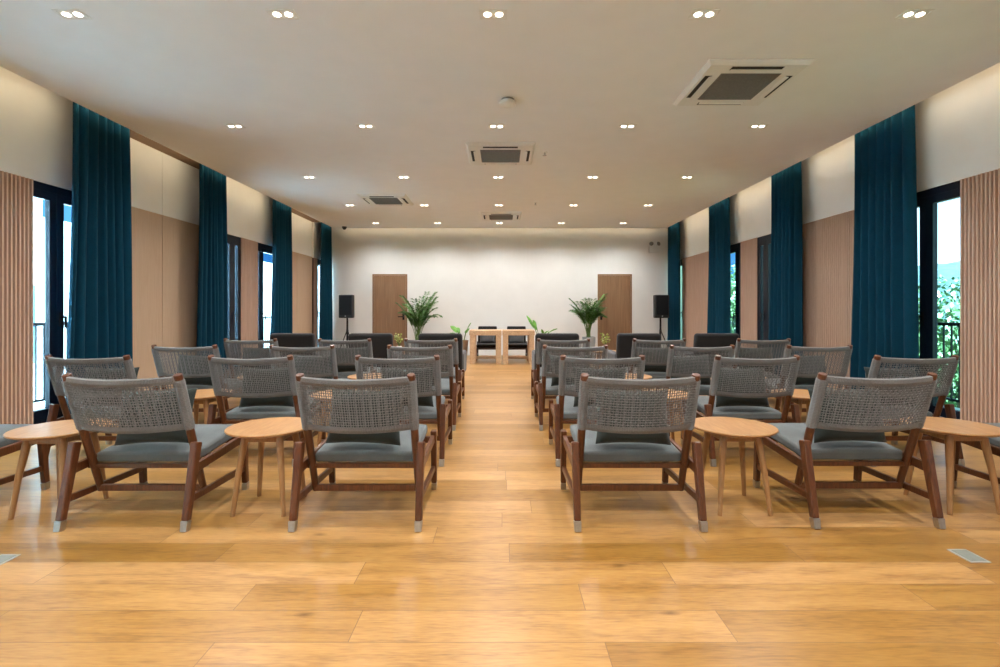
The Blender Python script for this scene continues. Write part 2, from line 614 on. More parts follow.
# upper walls (cream band above the windows) and what is between the windows
for side, xw, sgn in (('left', WL, 1), ('right', WR, -1)):
    mb = MB()
    recess = [(5.68, 7.42), (9.99, 11.72)] if side == 'left' else []
    cuts = [YN] + [v for r in recess for v in r] + [YB]
    for i in range(0, len(cuts), 2):
        mb.box((xw - sgn * 0.25, cuts[i], WZ), (xw, cuts[i + 1], TOPZ))
    for (a, b) in recess:
        mb.box((xw - sgn * 0.25, a, WZ), (xw - sgn * 0.045, b, TOPZ))
    struct(mb, 'wall_' + side, M['cream'], 'cream plaster wall band above the %s windows' % side)
    for y0, y1 in windows:
        window(side, xw, sgn, y0, y1)
    gaps = [(YN, windows[0][0])] + [(windows[i][1], windows[i + 1][0]) for i in range(len(windows) - 1)] + [(windows[-1][1], YB)]
    for k, (a, b) in enumerate(gaps):
        spans = [(a, b)]
        for (ra, rb) in recess:
            if ra >= a - 0.01 and rb <= b + 0.01:
                spans = [(a, ra), (rb, b)]
                # two flat tan boards with a seam, set back a little
                midy = (ra + rb) / 2
                xr = xw - sgn * 0.045
                t = MB()
                t.box((xr - sgn * 0.1, ra, 0), (xr - sgn * 0.008, rb, WZ + 0.02), 1)
                t.box((xr - sgn * 0.02, ra, 0), (xr + sgn * 0.004, midy - 0.003, WZ + 0.02))
                t.box((xr - sgn * 0.02, midy + 0.003, 0), (xr + sgn * 0.004, rb, WZ + 0.02))
                struct(t, 'wall_panel_left', [M['tan'], M['slat_back']], 'flat tan wall panel with a centre seam')
                t = MB()
                t.box((xr - sgn * 0.02, ra, WZ + 0.024), (xr + sgn * 0.004, midy - 0.0025, CEIL + 0.10))
                t.box((xr - sgn * 0.02, midy + 0.0025, WZ + 0.024), (xr + sgn * 0.004, rb, CEIL + 0.10))
                struct(t, 'wall_board_left', M['cream'], 'cream board above the tan wall panel')
                t = MB().box((xw - sgn * 0.05, ra, CEIL + 0.066), (xw + sgn * 0.165, rb, CEIL + 0.2))
                struct(t, 'trim_soffit', M['soffit'], 'brown soffit in the curtain pocket')
        for (sa, sb) in spans:
            if sb - sa > 0.03:
                slat_panel('wall_slats_' + side, xw, sgn, sa, sb, 0.085 if sb in (4.62, 8.94) else 0.0)   # laps over the window jamb

# ------------------------------------------------------------------ doors on the back wall
dn = 0
for (x0, x1, hx, hs) in ((-3.29, -2.405, -2.50, -1), (2.43, 3.30, 2.52, 1)):
    dn += 1
    mb = MB()
    mb.box((x0, YB - 0.012, 0), (x0 + 0.035, YB + 0.02, 2.06)).box((x1 - 0.035, YB - 0.012, 0), (x1, YB + 0.02, 2.06))
    mb.box((x0 + 0.035, YB - 0.012, 2.025), (x1 - 0.035, YB + 0.02, 2.06))
    d = struct(mb, 'door_%d' % dn, M['door'], 'brown timber door on the end wall')
    MB().box((x0 + 0.038, YB - 0.006, 0.008), (x1 - 0.038, YB + 0.02, 2.022)).build('door_leaf', M['door'], d)
    h = MB()
    h.box((hx - 0.025, YB - 0.018, 0.90), (hx + 0.025, YB - 0.005, 1.05))
    h.tube([(hx, YB - 0.01, 0.98), (hx, YB - 0.07, 0.98)], 0.011)
    h.bar((hx + 0.012 * hs * -1, YB - 0.07, 0.98), (hx + hs * 0.13, YB - 0.07, 0.98), (0.024, 0.018), ref=(0, 0, 1))
    h.build('door_handle', M['black_metal'], d)

# ------------------------------------------------------------------ curtains


def curtain(xc, y0, y1, label, flare, folds, seed):
    r = random.Random(seed)
    ny, nz = folds * 10, 14
    ph = [r.uniform(-0.5, 0.5) for _ in range(folds + 2)]
    am = [r.uniform(0.7, 1.2) for _ in range(folds + 2)]
    vs, fs = [], []
    zt = TOPZ - 0.04
    for j in range(nz + 1):
        t = j / nz
        z = zt + (0.015 - zt) * t
        for i in range(ny + 1):
            s = i / ny
            k = s * folds
            ki = int(k)
            fr = k - ki
            fr = fr * fr * (3 - 2 * fr)
            a = am[ki] * (1 - fr) + am[min(ki + 1, folds + 1)] * fr
            p = ph[ki] * (1 - fr) + ph[min(ki + 1, folds + 1)] * fr
            ww = math.sin(2 * PI * (k + 0.16 * math.sin(2 * PI * s * 1.7 + seed)) + p * (1 + t))
            amp = 0.066 * a * (0.75 + 0.25 * t)
            yy = y0 + (y1 - y0) * s
            mid = (y0 + y1) / 2
            yy += (yy - mid) * flare * t ** 1.4
            yy += 0.006 * math.sin(4 * PI * k + 2 * p) * (0.5 + t * 0.5)
            xx = xc + math.tanh(amp * ww / 0.09) * 0.09 + 0.008 * math.sin(5 * t + ki)
            vs.append((xx, yy, z))
    w = ny + 1
    for j in range(nz):
        for i in range(ny):
            fs.append((j * w + i, j * w + i + 1, (j + 1) * w + i + 1, (j + 1) * w + i))
    mb = MB().add(vs, fs)
    o = mb.build('curtain', M['curtain'], smooth=True)
    so = o.modifiers.new('cloth', 'SOLIDIFY')
    so.thickness = 0.006
    so.offset = 0
    tag(o, label, 'curtain', 'teal curtains')


ctx = {0: 'nearest', 1: 'second', 2: 'third', 3: 'farthest'}
desc = ['nearest the camera', 'second from the camera', 'third from the camera', 'in the corner by the end wall']
cl = [(4.92, 5.70), (7.0, 7.64), (9.25, 9.98), (11.70, 12.36)]
cr = [(5.05, 5.82), (6.95, 7.62), (9.15, 9.90), (11.70, 12.36)]
for k in range(4):
    curtain(-4.315, *cl[k], 'dark teal floor-length curtain on the left wall, ' + desc[k], 0.20, 7 if k < 3 else 5, k)
    curtain(4.215, *cr[k], 'dark teal floor-length curtain on the right wall, ' + desc[k], 0.20, 7 if k < 3 else 5, k + 20)

# ------------------------------------------------------------------ woven lounge chair
PX = 0.289       # back posts
LX = 0.327       # legs


def post_pt(z, x=0.0):
    return Vector((x, (0.82 - z) * 0.331, z))


def bulge(u, z):
    """how far the woven back bows out behind the posts; u in -1..1"""
    return -0.062 * (1 - u * u)


def back_pt(u, z, off=0.0):
    p = post_pt(z)
    return Vector((u * PX, p.y + bulge(u, z) + off, z - 0.010 * (1 - u * u)))


def make_weave():
    mb = MB()
    zt, zb = 0.788, 0.522
    # wrapped rails
    N = 26
    for zc, r in ((zt, 0.017), (zb, 0.014)):
        pts = [back_pt(-1 + 2 * i / N, zc) for i in range(N + 1)]
        mb.tube(pts, r, 10)
    # wrapped sleeves round the posts
    for s in (-1, 1):
        mb.tube([post_pt(0.775 + 0.012 - 0.0, s * PX), post_pt(0.513, s * PX)], 0.0250, 12)
    # vertical strands: on the rear and on the front side of the rails
    NV = 43
    zz = [zt - 0.004 + (zb - zt + 0.004) * k / 32 for k in range(33)]
    for i in range(NV):
        u = -0.935 + 1.87 * i / (NV - 1)
        pts = []
        for k, z in enumerate(zz):
            e = 0.0028 * (1 if (k // 2 + i) % 2 else -1) * (1 if k % 2 == 0 else 0.3)
            if z > 0.745 or z < 0.54:
                e = 0
            o = -0.014
            pts.append(back_pt(u, z, o + e))
        mb.tube(pts, 0.0023, 4, caps=False)
        if i % 3 == 0:
            mb.tube([back_pt(u, zt, 0.015), back_pt(u, (zt + zb) / 2, 0.013), back_pt(u, zb, 0.013)], 0.0028, 4, caps=False)
    # loops over top and bottom rails (solid wrapped bands)
    NB = 86
    for i in range(NB):
        u = -0.945 + 1.89 * i / (NB - 1)
        mb.tube([back_pt(u, zt + 0.017, 0.0), back_pt(u, zt + 0.012, -0.014), back_pt(u, zt - 0.006, -0.0185), back_pt(u, zt - 0.022, -0.0155)], 0.0036, 4, caps=False)
        mb.tube([back_pt(u, zb + 0.024, -0.0145), back_pt(u, zb + 0.005, -0.0165), back_pt(u, zb - 0.012, -0.010)], 0.0036, 4, caps=False)
    # horizontal strands
    NH = 16
    for j in range(NH):
        z = 0.757 - (0.757 - 0.543) * j / (NH - 1)
        pts = []
        for k in range(NV * 2 + 1):
            u = -1 + 2 * k / (NV * 2)
            e = 0.0024 * (1 if (k // 2 + j) % 2 else -1)
            if abs(u) > 0.93:
                e = -0.004
            pts.append(back_pt(u, z, -0.014 + e - (0.006 if abs(u) > 0.97 else 0)))
        mb.tube(pts, 0.0023, 4, caps=False)
    # wrap turns on the posts
    for s in (-1, 1):
        for j in range(32):
            z = 0.780 - 0.262 * j / 31
            c = post_pt(z, s * PX)
            mb.tube([c + Vector((0.0245 * math.cos(a), 0.0245 * math.sin(a), 0.006 * math.sin(a))) for a in [2 * PI * q / 8 for q in range(9)]], 0.0038, 4, caps=False)
    return mb


weave_mb = make_weave()


def slab_cushion(x0, x1, y0, y1, zr, zf, h):
    mb = MB()
    nx, ny = 8, 8
    top, bot = [], []
    vs = []
    for j in range(ny + 1):
        for i in range(nx + 1):
            s, t = i / nx, j / ny
            x = x0 + (x1 - x0) * s
            y = y0 + (y1 - y0) * t
            zz = zr + (zf - zr) * t
            crown = 0.010 * (1 - (2 * s - 1) ** 4) * (1 - (2 * t - 1) ** 4)
            vs.append((x, y, zz + h + crown))
    for j in range(ny + 1):
        for i in range(nx + 1):
            s, t = i / nx, j / ny
            vs.append((x0 + (x1 - x0) * s, y0 + (y1 - y0) * t, zr + (zf - zr) * t))
    w = nx + 1
    off = w * (ny + 1)
    fs = []
    for j in range(ny):
        for i in range(nx):
            a = j * w + i
            fs.append((a, a + 1, a + w + 1, a + w))
            fs.append((off + a, off + a + w, off + a + w + 1, off + a + 1))
    for i in range(nx):
        fs.append((off + i, off + i + 1, i + 1, i))
        a = ny * w + i
        fs.append((a, a + 1, off + a + 1, off + a))
    for j in range(ny):
        a = j * w
        fs.append((a, a + w, off + a + w, off + a))
        a = j * w + nx
        fs.append((off + a, off + a + w, a + w, a))
    return mb.add(vs, fs)


def make_chair():
    root = thing('lounge_chair', 'x', 'chair')
    for s in (-1, 1):
        # rear leg: raked, rounded top, steel foot
        foot, top = Vector((s * LX, 0.0, 0.0)), Vector((s * LX, 0.098, 0.44))
        d = (top - foot)
        k = 0.115
        lg = MB().bar(foot + d * k, top, (0.036, 0.038), (0.040, 0.052)).build('leg', M['teak'], root, bevel=0.008, seg=3)
        MB().bar(foot, foot + d * k, (0.033, 0.034), (0.0375, 0.0395)).build('foot_cap', M['steel'], lg, bevel=0.002)
        foot, top = Vector((s * LX, 0.605, 0.0)), Vector((s * LX, 0.575, 0.385))
        d = (top - foot)
        lg = MB().bar(foot + d * k, top, (0.034, 0.034), (0.036, 0.046)).build('leg', M['teak'], root, bevel=0.006, seg=3)
        MB().bar(foot, foot + d * k, (0.032, 0.031), (0.0355, 0.0355)).build('foot_cap', M['steel'], lg, bevel=0.002)
        # back post
        a, b = post_pt(0.822, s * PX), post_pt(0.135, s * PX)
        zs = [0.815, 0.80, 0.66, 0.45, 0.135]
        MB().tube([post_pt(z, s * PX) for z in zs], [0.0210, 0.0222, 0.0220, 0.0210, 0.0180], 14).build('back_post', M['teak'], root, bevel=0.003, smooth='auto')
        # seat side rail and lower stretcher
        MB().bar((s * (LX - 0.004), 0.062, 0.298), (s * (LX - 0.004), 0.585, 0.335), (0.024, 0.050)).build('side_rail', M['teak'], root, bevel=0.004)
        MB().bar((s * (LX - 0.002), 0.035, 0.150), (s * (LX - 0.002), 0.598, 0.140), (0.022, 0.036)).build('stretcher', M['teak'], root, bevel=0.004)
    MB().bar((-PX, 0.215, 0.152), (PX, 0.215, 0.152), (0.024, 0.036), ref=(0, 1, 0)).build('stretcher', M['teak'], root, bevel=0.004)
    MB().bar((-LX + 0.01, 0.178, 0.288), (LX - 0.01, 0.178, 0.288), (0.028, 0.026), ref=(0, 1, 0)).build('cross_rail', M['teak'], root, bevel=0.004)
    MB().bar((-LX + 0.01, 0.580, 0.325), (LX - 0.01, 0.580, 0.325), (0.024, 0.040), ref=(0, 1, 0)).build('cross_rail', M['teak'], root, bevel=0.004)
    c = slab_cushion(-0.278, 0.278, 0.172, 0.655, 0.303, 0.350, 0.058).build('seat_cushion', M['seat'], root, bevel=0.016, seg=3, smooth='auto')
    weave_mb.build('woven_back', M['rope'], root)
    return root


def make_pillow(name='lumbar_pillow', w=0.42, h=0.31, t=0.12, mat=None):
    n = 14
    vs, fs = [], []
    for side in (1, -1):
        for j in range(n + 1):
            for i in range(n + 1):
                u, v = -1 + 2 * i / n, -1 + 2 * j / n
                px = u * w / 2 * (1 - 0.06 * (1 - v * v) * 0 - 0.05 * v * v * (1 - abs(u)) * 0)
                pinch = 1 - 0.07 * (1 - abs(u) ** 2) * abs(v) ** 3
                pinch2 = 1 - 0.07 * (1 - abs(v) ** 2) * abs(u) ** 3
                th = (max(0, 1 - u ** 4) * max(0, 1 - v ** 4)) ** 0.55
                vs.append((u * w / 2 * pinch2, -side * (th * t / 2 + 0.004), v * h / 2 * pinch))
    k = n + 1
    o = k * k
    for j in range(n):
        for i in range(n):
            a = j * k + i
            fs.append((a, a + 1, a + k + 1, a + k))
            fs.append((o + a, o + a + k, o + a + k + 1, o + a + 1))
    for i in range(n):
        fs.append((i, o + i, o + i + 1, i + 1))
        a = n * k + i
        fs.append((a, a + 1, o + a + 1, o + a))
        a = i * k
        fs.append((a, a + k, o + a + k, o + a))
        a = i * k + n
        fs.append((a, o + a, o + a + k, a + k))
    return MB().add(vs, fs).build(name, mat or M['pillow'], smooth=True)


chair0 = make_chair()
pillow0 = make_pillow()
rows = [
    (2.545, [-3.26, -1.975, -0.762, 0.720, 1.980, 3.25]),
    (3.60, [-3.05, -1.85, -0.77, 0.74, 1.88, 3.05]),
    (4.67, [-3.03, -1.91, -0.785, 0.70, 1.91, 3.03]),
    (5.72, [-2.94, -1.84, -0.83, 0.72, 1.84, 3.06]),
]
row_nm = ['front row', 'second row', 'third row', 'fourth row']
col_nm = ['beside the left windows', 'in the middle of the left block', 'directly left of the aisle',
          'directly right of the aisle', 'in the middle of the right block', 'beside the right windows']
first = True
prs = random.Random(3)
for ri, (yy, xs) in enumerate(rows):
    for ci, xx in enumerate(xs):
        c = chair0 if first else copy_tree(chair0)
        p = pillow0 if first else pillow0.copy()
        if not first:
            COL.objects.link(p)
        first = False
        if ri == 0 and ci == 4:
            yy = 2.58
        c.location = (xx, yy, 0)
        a = 0 if ri == 0 else prs.uniform(-0.015, 0.015)
        c.rotation_euler = (0, 0, a)
        tag(c, 'grey rope-back wooden lounge chair in the %s, %s' % (row_nm[ri], col_nm[ci]), 'chair', 'rope-back lounge chairs')
        dx = prs.uniform(-0.03, 0.03)
        p.location = (xx + dx, yy + 0.245, 0.545)
        p.rotation_euler = (math.radians(-5 + prs.uniform(-2, 2)) - 0.12, prs.uniform(-0.03, 0.03), a + prs.uniform(-0.05, 0.05))
        tag(p, 'dark green-grey pillow on the %s chair %s' % (row_nm[ri], col_nm[ci]), 'pillow', 'dark pillows on the lounge chairs')

# ------------------------------------------------------------------ side tables


def make_table():
    root = thing('side_table', 'x', 'table')
    R = 0.237
    prof = [(R - 0.030, 0.448), (R - 0.006, 0.457), (R, 0.463), (R, 0.467), (R - 0.003, 0.4705)]
    MB().lathe(prof, n=56).build('table_top', M['oak'], root, smooth='auto')
    # crossing rails below the top, slightly arched
    for s in (-1, 1):
        MB().bar((-0.10, s * 0.10, 0.425), (0.10, s * 0.10, 0.425), (0.018, 0.046), ref=(0, 1, 0)).build('apron', M['oakleg'], root, bevel=0.004)
        MB().bar((s * 0.10, -0.10, 0.425), (s * 0.10, 0.10, 0.425), (0.018, 0.046), ref=(1, 0, 0)).build('apron', M['oakleg'], root, bevel=0.004)
    for sx in (-1, 1):
        for sy in (-1, 1):
            mb = MB()
            pts = [(sx * 0.092, sy * 0.092, 0.449), (sx * 0.100, sy * 0.100, 0.41), (sx * 0.120, sy * 0.125, 0.24), (sx * 0.142, sy * 0.150, 0.0)]
            mb.tube(pts, [0.021, 0.0205, 0.0165, 0.0125], 12)
            mb.build('leg', M['oakleg'], root, smooth='auto')
    return root


table0 = make_table()
tables = [
    (-2.555, 2.84, 'honey oak round side table in the front row, far left near the windows'),
    (-1.36, 2.88, 'honey oak round side table in the front row, between the two left chairs'),
    (1.36, 2.89, 'honey oak round side table in the front row, between the two right chairs'),
    (2.655, 2.90, 'honey oak round side table in the front row, far right near the windows'),
    (-2.455, 4.00, 'honey oak round side table in the second row, left side, nearer the windows'),
    (-1.31, 4.00, 'honey oak round side table in the second row, left side, nearer the aisle'),
    (1.31, 4.00, 'honey oak round side table in the second row, right side, nearer the aisle'),
    (2.465, 4.00, 'honey oak round side table in the second row, right side, nearer the windows'),
    (-2.47, 5.06, 'honey oak round side table in the third row, left side, nearer the windows'),
    (-1.35, 5.06, 'honey oak round side table in the third row, left side, nearer the aisle'),
    (1.305, 5.06, 'honey oak round side table in the third row, right side, nearer the aisle'),
    (2.47, 5.06, 'honey oak round side table in the third row, right side, nearer the windows'),
    (-1.72, 8.15, 'honey oak round side table beyond the black armchairs, left, holding a white pot'),
    (1.72, 8.15, 'honey oak round side table beyond the black armchairs, right, below the palm'),
]
for i, (x, y, lab) in enumerate(tables):
    t = table0 if i == 0 else copy_tree(table0)
    t.location = (x, y, 0)
    tag(t, lab, 'table', 'round oak side tables')

# ------------------------------------------------------------------ charcoal armchairs (fifth row)


def rounded_box(x0, x1, y0, y1, z0, z1):
    return MB().box((x0, y0, z0), (x1, y1, z1))


def make_armchair():
    root = thing('armchair', 'x', 'armchair')
    w = 0.315
    # back shell leaning a little, top rounded
    mb = MB()
    mb.bar((0, 0.17, 0.20), (0, 0.075, 0.815), (2 * w, 0.13), (2 * w, 0.115))
    mb.build('backrest', M['black_fabric'], root, bevel=0.045, seg=5, smooth='auto')
    MB().box((-w + 0.085, 0.19, 0.27), (w - 0.085, 0.76, 0.42)).build('seat_cushion', M['black_fabric'], root, bevel=0.04, seg=4, smooth='auto')
    for s in (-1, 1):
        MB().box((s * (w - 0.08), 0.14, 0.20), (s * (w + 0.012), 0.74, 0.53)).build('armrest', M['grey_fabric'], root, bevel=0.035, seg=4, smooth='auto')
    MB().box((-w + 0.08, 0.18, 0.17), (w - 0.08, 0.73, 0.27)).build('base', M['black_fabric'], root, bevel=0.01)
    for sx in (-1, 1):
        for yy in (0.18, 0.68):
            MB().tube([(sx * (w - 0.05), yy, 0.21), (sx * (w - 0.04), yy, 0.0)], [0.02, 0.014], 10).build('leg', M['darkwood'], root, smooth='auto')
    return root


arm0 = make_armchair()
for i, (x, nm) in enumerate(((-3.0, 'beside the left windows'), (-1.88, 'in the middle of the left block'), (-0.88, 'directly left of the aisle'),
                             (0.79, 'directly right of the aisle'), (1.96, 'in the middle of the right block'), (3.07, 'beside the right windows'))):
    c = arm0 if i == 0 else copy_tree(arm0)
    c.location = (x, 6.93, 0)
    tag(c, 'black upholstered armchair in the fifth row, ' + nm, 'armchair', 'black upholstered armchairs')

# ------------------------------------------------------------------ presenters' tables and chairs
def make_desk():
    root = thing('rustic_table', 'x', 'table')
    w, d, h = 0.69, 0.62, 0.715
    mb = MB()
    for k in range(4):
        y0 = -d / 2 + k * d / 4
        mb.box((-w / 2, y0 + 0.002, h - 0.105), (w / 2, y0 + d / 4 - 0.002, h))
    mb.build('table_top', M['rustic'], root, bevel=0.006)
    for sx in (-1, 1):
        for sy in (-1, 1):
            MB().box((sx * (w / 2 - 0.012), sy * (d / 2 - 0.012), 0), (sx * (w / 2 - 0.125), sy * (d / 2 - 0.125), h - 0.105)).build('leg', M['rustic'], root, bevel=0.006)
    MB().box((-w / 2 + 0.125, d / 2 - 0.10, 0.06), (w / 2 - 0.125, d / 2 - 0.04, 0.12)).build('stretcher', M['rustic'], root, bevel=0.004)
    return root


desk0 = make_desk()
desk1 = copy_tree(desk0)
desk0.location = (-0.352, 10.72, 0)
desk1.location = (0.352, 10.72, 0)
tag(desk0, 'chunky rustic wooden table before the end wall, left of the pair', 'table', 'rustic wooden tables')
tag(desk1, 'chunky rustic wooden table before the end wall, right of the pair', 'table', 'rustic wooden tables')


def make_host_chair():
    root = thing('upholstered_chair', 'x', 'chair')
    w = 0.225
    MB().bar((0, 0.53, 0.36), (0, 0.62, 0.76), (2 * w, 0.07), (2 * w, 0.06)).build('backrest', M['black_fabric'], root, bevel=0.022, seg=3, smooth='auto')
    MB().box((-w - 0.01, 0.02, 0.285), (w + 0.01, 0.57, 0.37)).build('seat_cushion', M['black_fabric'], root, bevel=0.022, seg=3, smooth='auto')
    MB().box((-w - 0.02, 0.0, 0.25), (w + 0.02, 0.57, 0.288)).build('seat_frame', M['darkwood'], root, bevel=0.005)
    for s in (-1, 1):
        MB().bar((s * (w + 0.01), 0.03, 0.0), (s * (w + 0.01), 0.05, 0.27), (0.03, 0.032), (0.035, 0.045)).build('leg', M['darkwood'], root, bevel=0.004)
        MB().bar((s * (w + 0.01), 0.66, 0.0), (s * (w + 0.01), 0.55, 0.40), (0.03, 0.032), (0.035, 0.045)).build('leg', M['darkwood'], root, bevel=0.004)
        MB().bar((s * (w + 0.01), 0.04, 0.11), (s * (w + 0.01), 0.64, 0.11), (0.02, 0.03)).build('stretcher', M['darkwood'], root, bevel=0.003)
    return root


host0 = make_host_chair()
host1 = copy_tree(host0)
host0.location = (-0.345, 11.12, 0)
host1.location = (0.345, 11.12, 0)
tag(host0, 'black upholstered chair behind the left rustic table', 'chair', 'black chairs behind the tables')
tag(host1, 'black upholstered chair behind the right rustic table', 'chair', 'black chairs behind the tables')
for x, nm in ((-0.345, 'left'), (0.345, 'right')):
    p = make_pillow('throw_pillow', 0.36, 0.21, 0.10, M['grey_fabric'])
    p.location = (x, 11.555, 0.478)
    p.rotation_euler = (-0.28, 0, 0)
    tag(p, 'dark grey pillow on the black chair behind the %s rustic table' % nm, 'pillow', 'grey pillows on the black chairs')

# ------------------------------------------------------------------ loudspeakers


def make_speaker(x, y, nm):
    st = thing('speaker_stand', 'black tripod stand holding the loudspeaker in the %s corner' % nm, 'stand', (x, y, 0), 0, 'speaker stands')
    MB().tube([(0, 0, 0.12), (0, 0, 0.96)], 0.022, 12).build('pole', M['black_metal'], st, smooth='auto')
    MB().tube([(0, 0, 0.60), (0, 0, 0.68)], 0.028, 12).build('collar', M['black'], st, smooth='auto')
    MB().tube([(0, 0, 0.16), (0, 0, 0.21)], 0.028, 12).build('collar', M['black'], st, smooth='auto')
    for k in range(3):
        a = math.radians(90 + 120 * k + 15)
        cx, cy = math.cos(a), math.sin(a)
        MB().tube([(0.02 * cx, 0.02 * cy, 0.63), (0.27 * cx, 0.27 * cy, 0.012)], 0.012, 8).build('leg', M['black_metal'], st, smooth='auto')
        MB().tube([(0.02 * cx, 0.02 * cy, 0.185), (0.18 * cx, 0.18 * cy, 0.235)], 0.008, 8).build('brace', M['black_metal'], st, smooth='auto')
    sp = thing('loudspeaker', 'black loudspeaker on a tripod stand in the %s corner by the end wall' % nm, 'loudspeaker', (x, y, 0.96), 0, 'loudspeakers')
    mb = MB()
    mb.prism([(-0.165, -0.14), (0.165, -0.14), (0.165, 0.02), (0.10, 0.16), (-0.10, 0.16), (-0.165, 0.02)], 0.0, 0.55)
    mb.build('cabinet', M['black'], sp, bevel=0.02, seg=3, smooth='auto')
    MB().box((-0.145, -0.147, 0.07), (0.145, -0.135, 0.53)).build('grille', M['black_metal'], sp, bevel=0.004)
    MB().lathe([(0.016, 0.0), (0.016, 0.006)], n=16).build('badge', M['steel'], sp, loc=(0, -0.142, 0.045)).rotation_euler = (PI / 2, 0, 0)


make_speaker(-3.71, 11.75, 'left')
make_speaker(3.80, 11.75, 'right')

# ------------------------------------------------------------------ plants


def frond(mb, base, az, length, rise, droop, n_leaf, leaf_len, r, leaf_w=0.016):
    """pinnate palm frond, stem in material 1"""
    pts = []
    N = 12
    d = Vector((math.cos(az), math.sin(az), 0))
    for i in range(N + 1):
        t = i / N
        pts.append(Vector(base) + d * (length * 0.42 * t ** 1.6) + Vector((0, 0, length * (rise * t - droop * t ** 3))))
    mb.tube(pts, [0.007 * (1 - 0.8 * i / N) + 0.0015 for i in range(N + 1)], 5, mi=1)
    side = d.cross(Vector((0, 0, 1))).normalized()
    for k in range(n_leaf):
        t = 0.36 + 0.64 * k / (n_leaf - 1)
        i = min(N - 1, int(t * N))
        fr = t * N - i
        p = pts[i].lerp(pts[i + 1], fr)
        tan = (pts[i + 1] - pts[i]).normalized()
        ll = leaf_len * (1 - 0.55 * abs(t - 0.6) / 0.4) * r.uniform(0.85, 1.1)
        for s in (-1, 1):
            dr = (side * s * 0.8 + tan * 0.75 + Vector((0, 0, r.uniform(-0.05, 0.2)))).normalized()
            wv = dr.cross(Vector((r.uniform(-0.3, 0.3), r.uniform(-0.3, 0.3), 1))).normalized() * leaf_w
            q1 = p + dr * ll * 0.5 + Vector((0, 0, -0.02 * ll))
            q2 = p + dr * ll + Vector((0, 0, -0.28 * ll))
            mb.add([tuple(p), tuple(q1 + wv), tuple(q2), tuple(q1 - wv)], [(0, 1, 2, 3)])


def make_pot(root, r0, r1, h, mat):
    prof = [(r0, 0.0), (r0 + (r1 - r0) * 0.5, h * 0.5), (r1, h - 0.02), (r1 + 0.006, h), (r1 - 0.014, h), (r1 - 0.02, h - 0.04)]
    MB().lathe(prof, n=32).build('pot', mat, root, smooth='auto')
    MB().lathe([(r1 - 0.022, h - 0.045), (r1 - 0.022, h - 0.028)], n=24).build('soil', M['soil'], root)


def make_palm(x, y, lab, pot_h, top, seed, spread=1.0):
    r = random.Random(seed)
    root = thing('potted_palm', lab, 'plant', (x, y, 0), 0, 'potted palms')
    make_pot(root, 0.12, 0.155, pot_h, M['pot'])
    mb = MB()
    nfr = 22
    for k in range(nfr):
        az = 2 * PI * k / nfr * 2.4 + r.uniform(-0.3, 0.3)
        inner = k / nfr
        L_ = (top - pot_h) * r.uniform(0.88, 1.06)
        base = (r.uniform(-0.05, 0.05), r.uniform(-0.05, 0.05), pot_h - 0.04)
        frond(mb, base, az, L_, 1.10 - 0.12 * (1 - inner), 0.05 + 0.36 * (1 - inner) ** 1.2, 32, 0.27 * spread, r, 0.015)
    mb.build('foliage', [M['palm'], M['stem']], root)


make_palm(-1.98, 11.55, 'tall green palm in a pot beside the left door', 0.42, 1.53, 5)
make_palm(2.05, 11.55, 'bushy green palm in a blue-grey pot beside the right door', 0.52, 1.50, 9, 1.1)


def big_leaf(mb, base, tip, width, r, bend=0.08, stalk=0.45):
    base, tip = Vector(base), Vector(tip)
    dr = tip - base
    up = Vector((0, 0, 1))
    N = 12
    cl = []
    for i in range(N + 1):
        t = i / N
        cl.append(base + dr * t + up * (bend * math.sin(PI * t)))
    ns = int(N * stalk)
    mb.tube(cl[:ns + 2], 0.008, 6, mi=1)
    side = dr.cross(up)
    if side.length < 1e-4:
        side = Vector((1, 0, 0))
    # broad face is turned half towards the room
    side = (side.normalized() * 0.75 + Vector((0.35, 0, 0.45))).normalized()
    nrm = dr.cross(side).normalized()
    vs, fs = [], []
    M_ = N - ns
    for i in range(M_ + 1):
        t = i / M_
        wv = 1.7 * width * math.sin(PI * min(1, t * 0.94 + 0.06)) ** 0.75 * (1 - 0.25 * t)
        p = cl[ns + i]
        for q in (-1, -0.5, 0, 0.5, 1):
            vs.append(tuple(p + side * q * wv / 2 + nrm * abs(q) * 0.018))
    for i in range(M_):
        for q in range(4):
            a = i * 5 + q
            fs.append((a, a + 1, a + 6, a + 5))
    mb.add(vs, fs)


def make_broadleaf(x, y, lab, pot_h, leaves, potm, seed):
    r = random.Random(seed)
    root = thing('broadleaf_plant', lab, 'plant', (x, y, 0), 0, 'broadleaf plants')
    make_pot(root, 0.075, 0.11, pot_h, potm)
    mb = MB()
    for (dx, dy, z, w) in leaves:
        big_leaf(mb, (dx * 0.06, dy * 0.06, pot_h - 0.05), (dx, dy, z), w, r)
    mb.build('foliage', [M['leaf'], M['stem']], root, smooth=True)


make_broadleaf(-0.86, 10.9, 'broad-leaved green plant in a brown pot left of the rustic tables', 0.48,
               [(-0.28, 0.0, 0.80, 0.10), (-0.17, 0.05, 0.76, 0.09), (0.16, -0.03, 0.87, 0.11), (0.10, 0.12, 0.74, 0.09), (-0.30, -0.05, 0.64, 0.05)], M['brown_pot'], 4)
make_broadleaf(0.86, 10.95, 'broad-leaved green plant in a brown pot right of the rustic tables', 0.48,
               [(-0.30, 0.02, 1.03, 0.08), (-0.16, 0.0, 0.93, 0.11), (0.37, 0.0, 0.74, 0.07), (0.18, 0.10, 0.68, 0.08), (0.05, -0.1, 0.70, 0.09)], M['brown_pot'], 8)


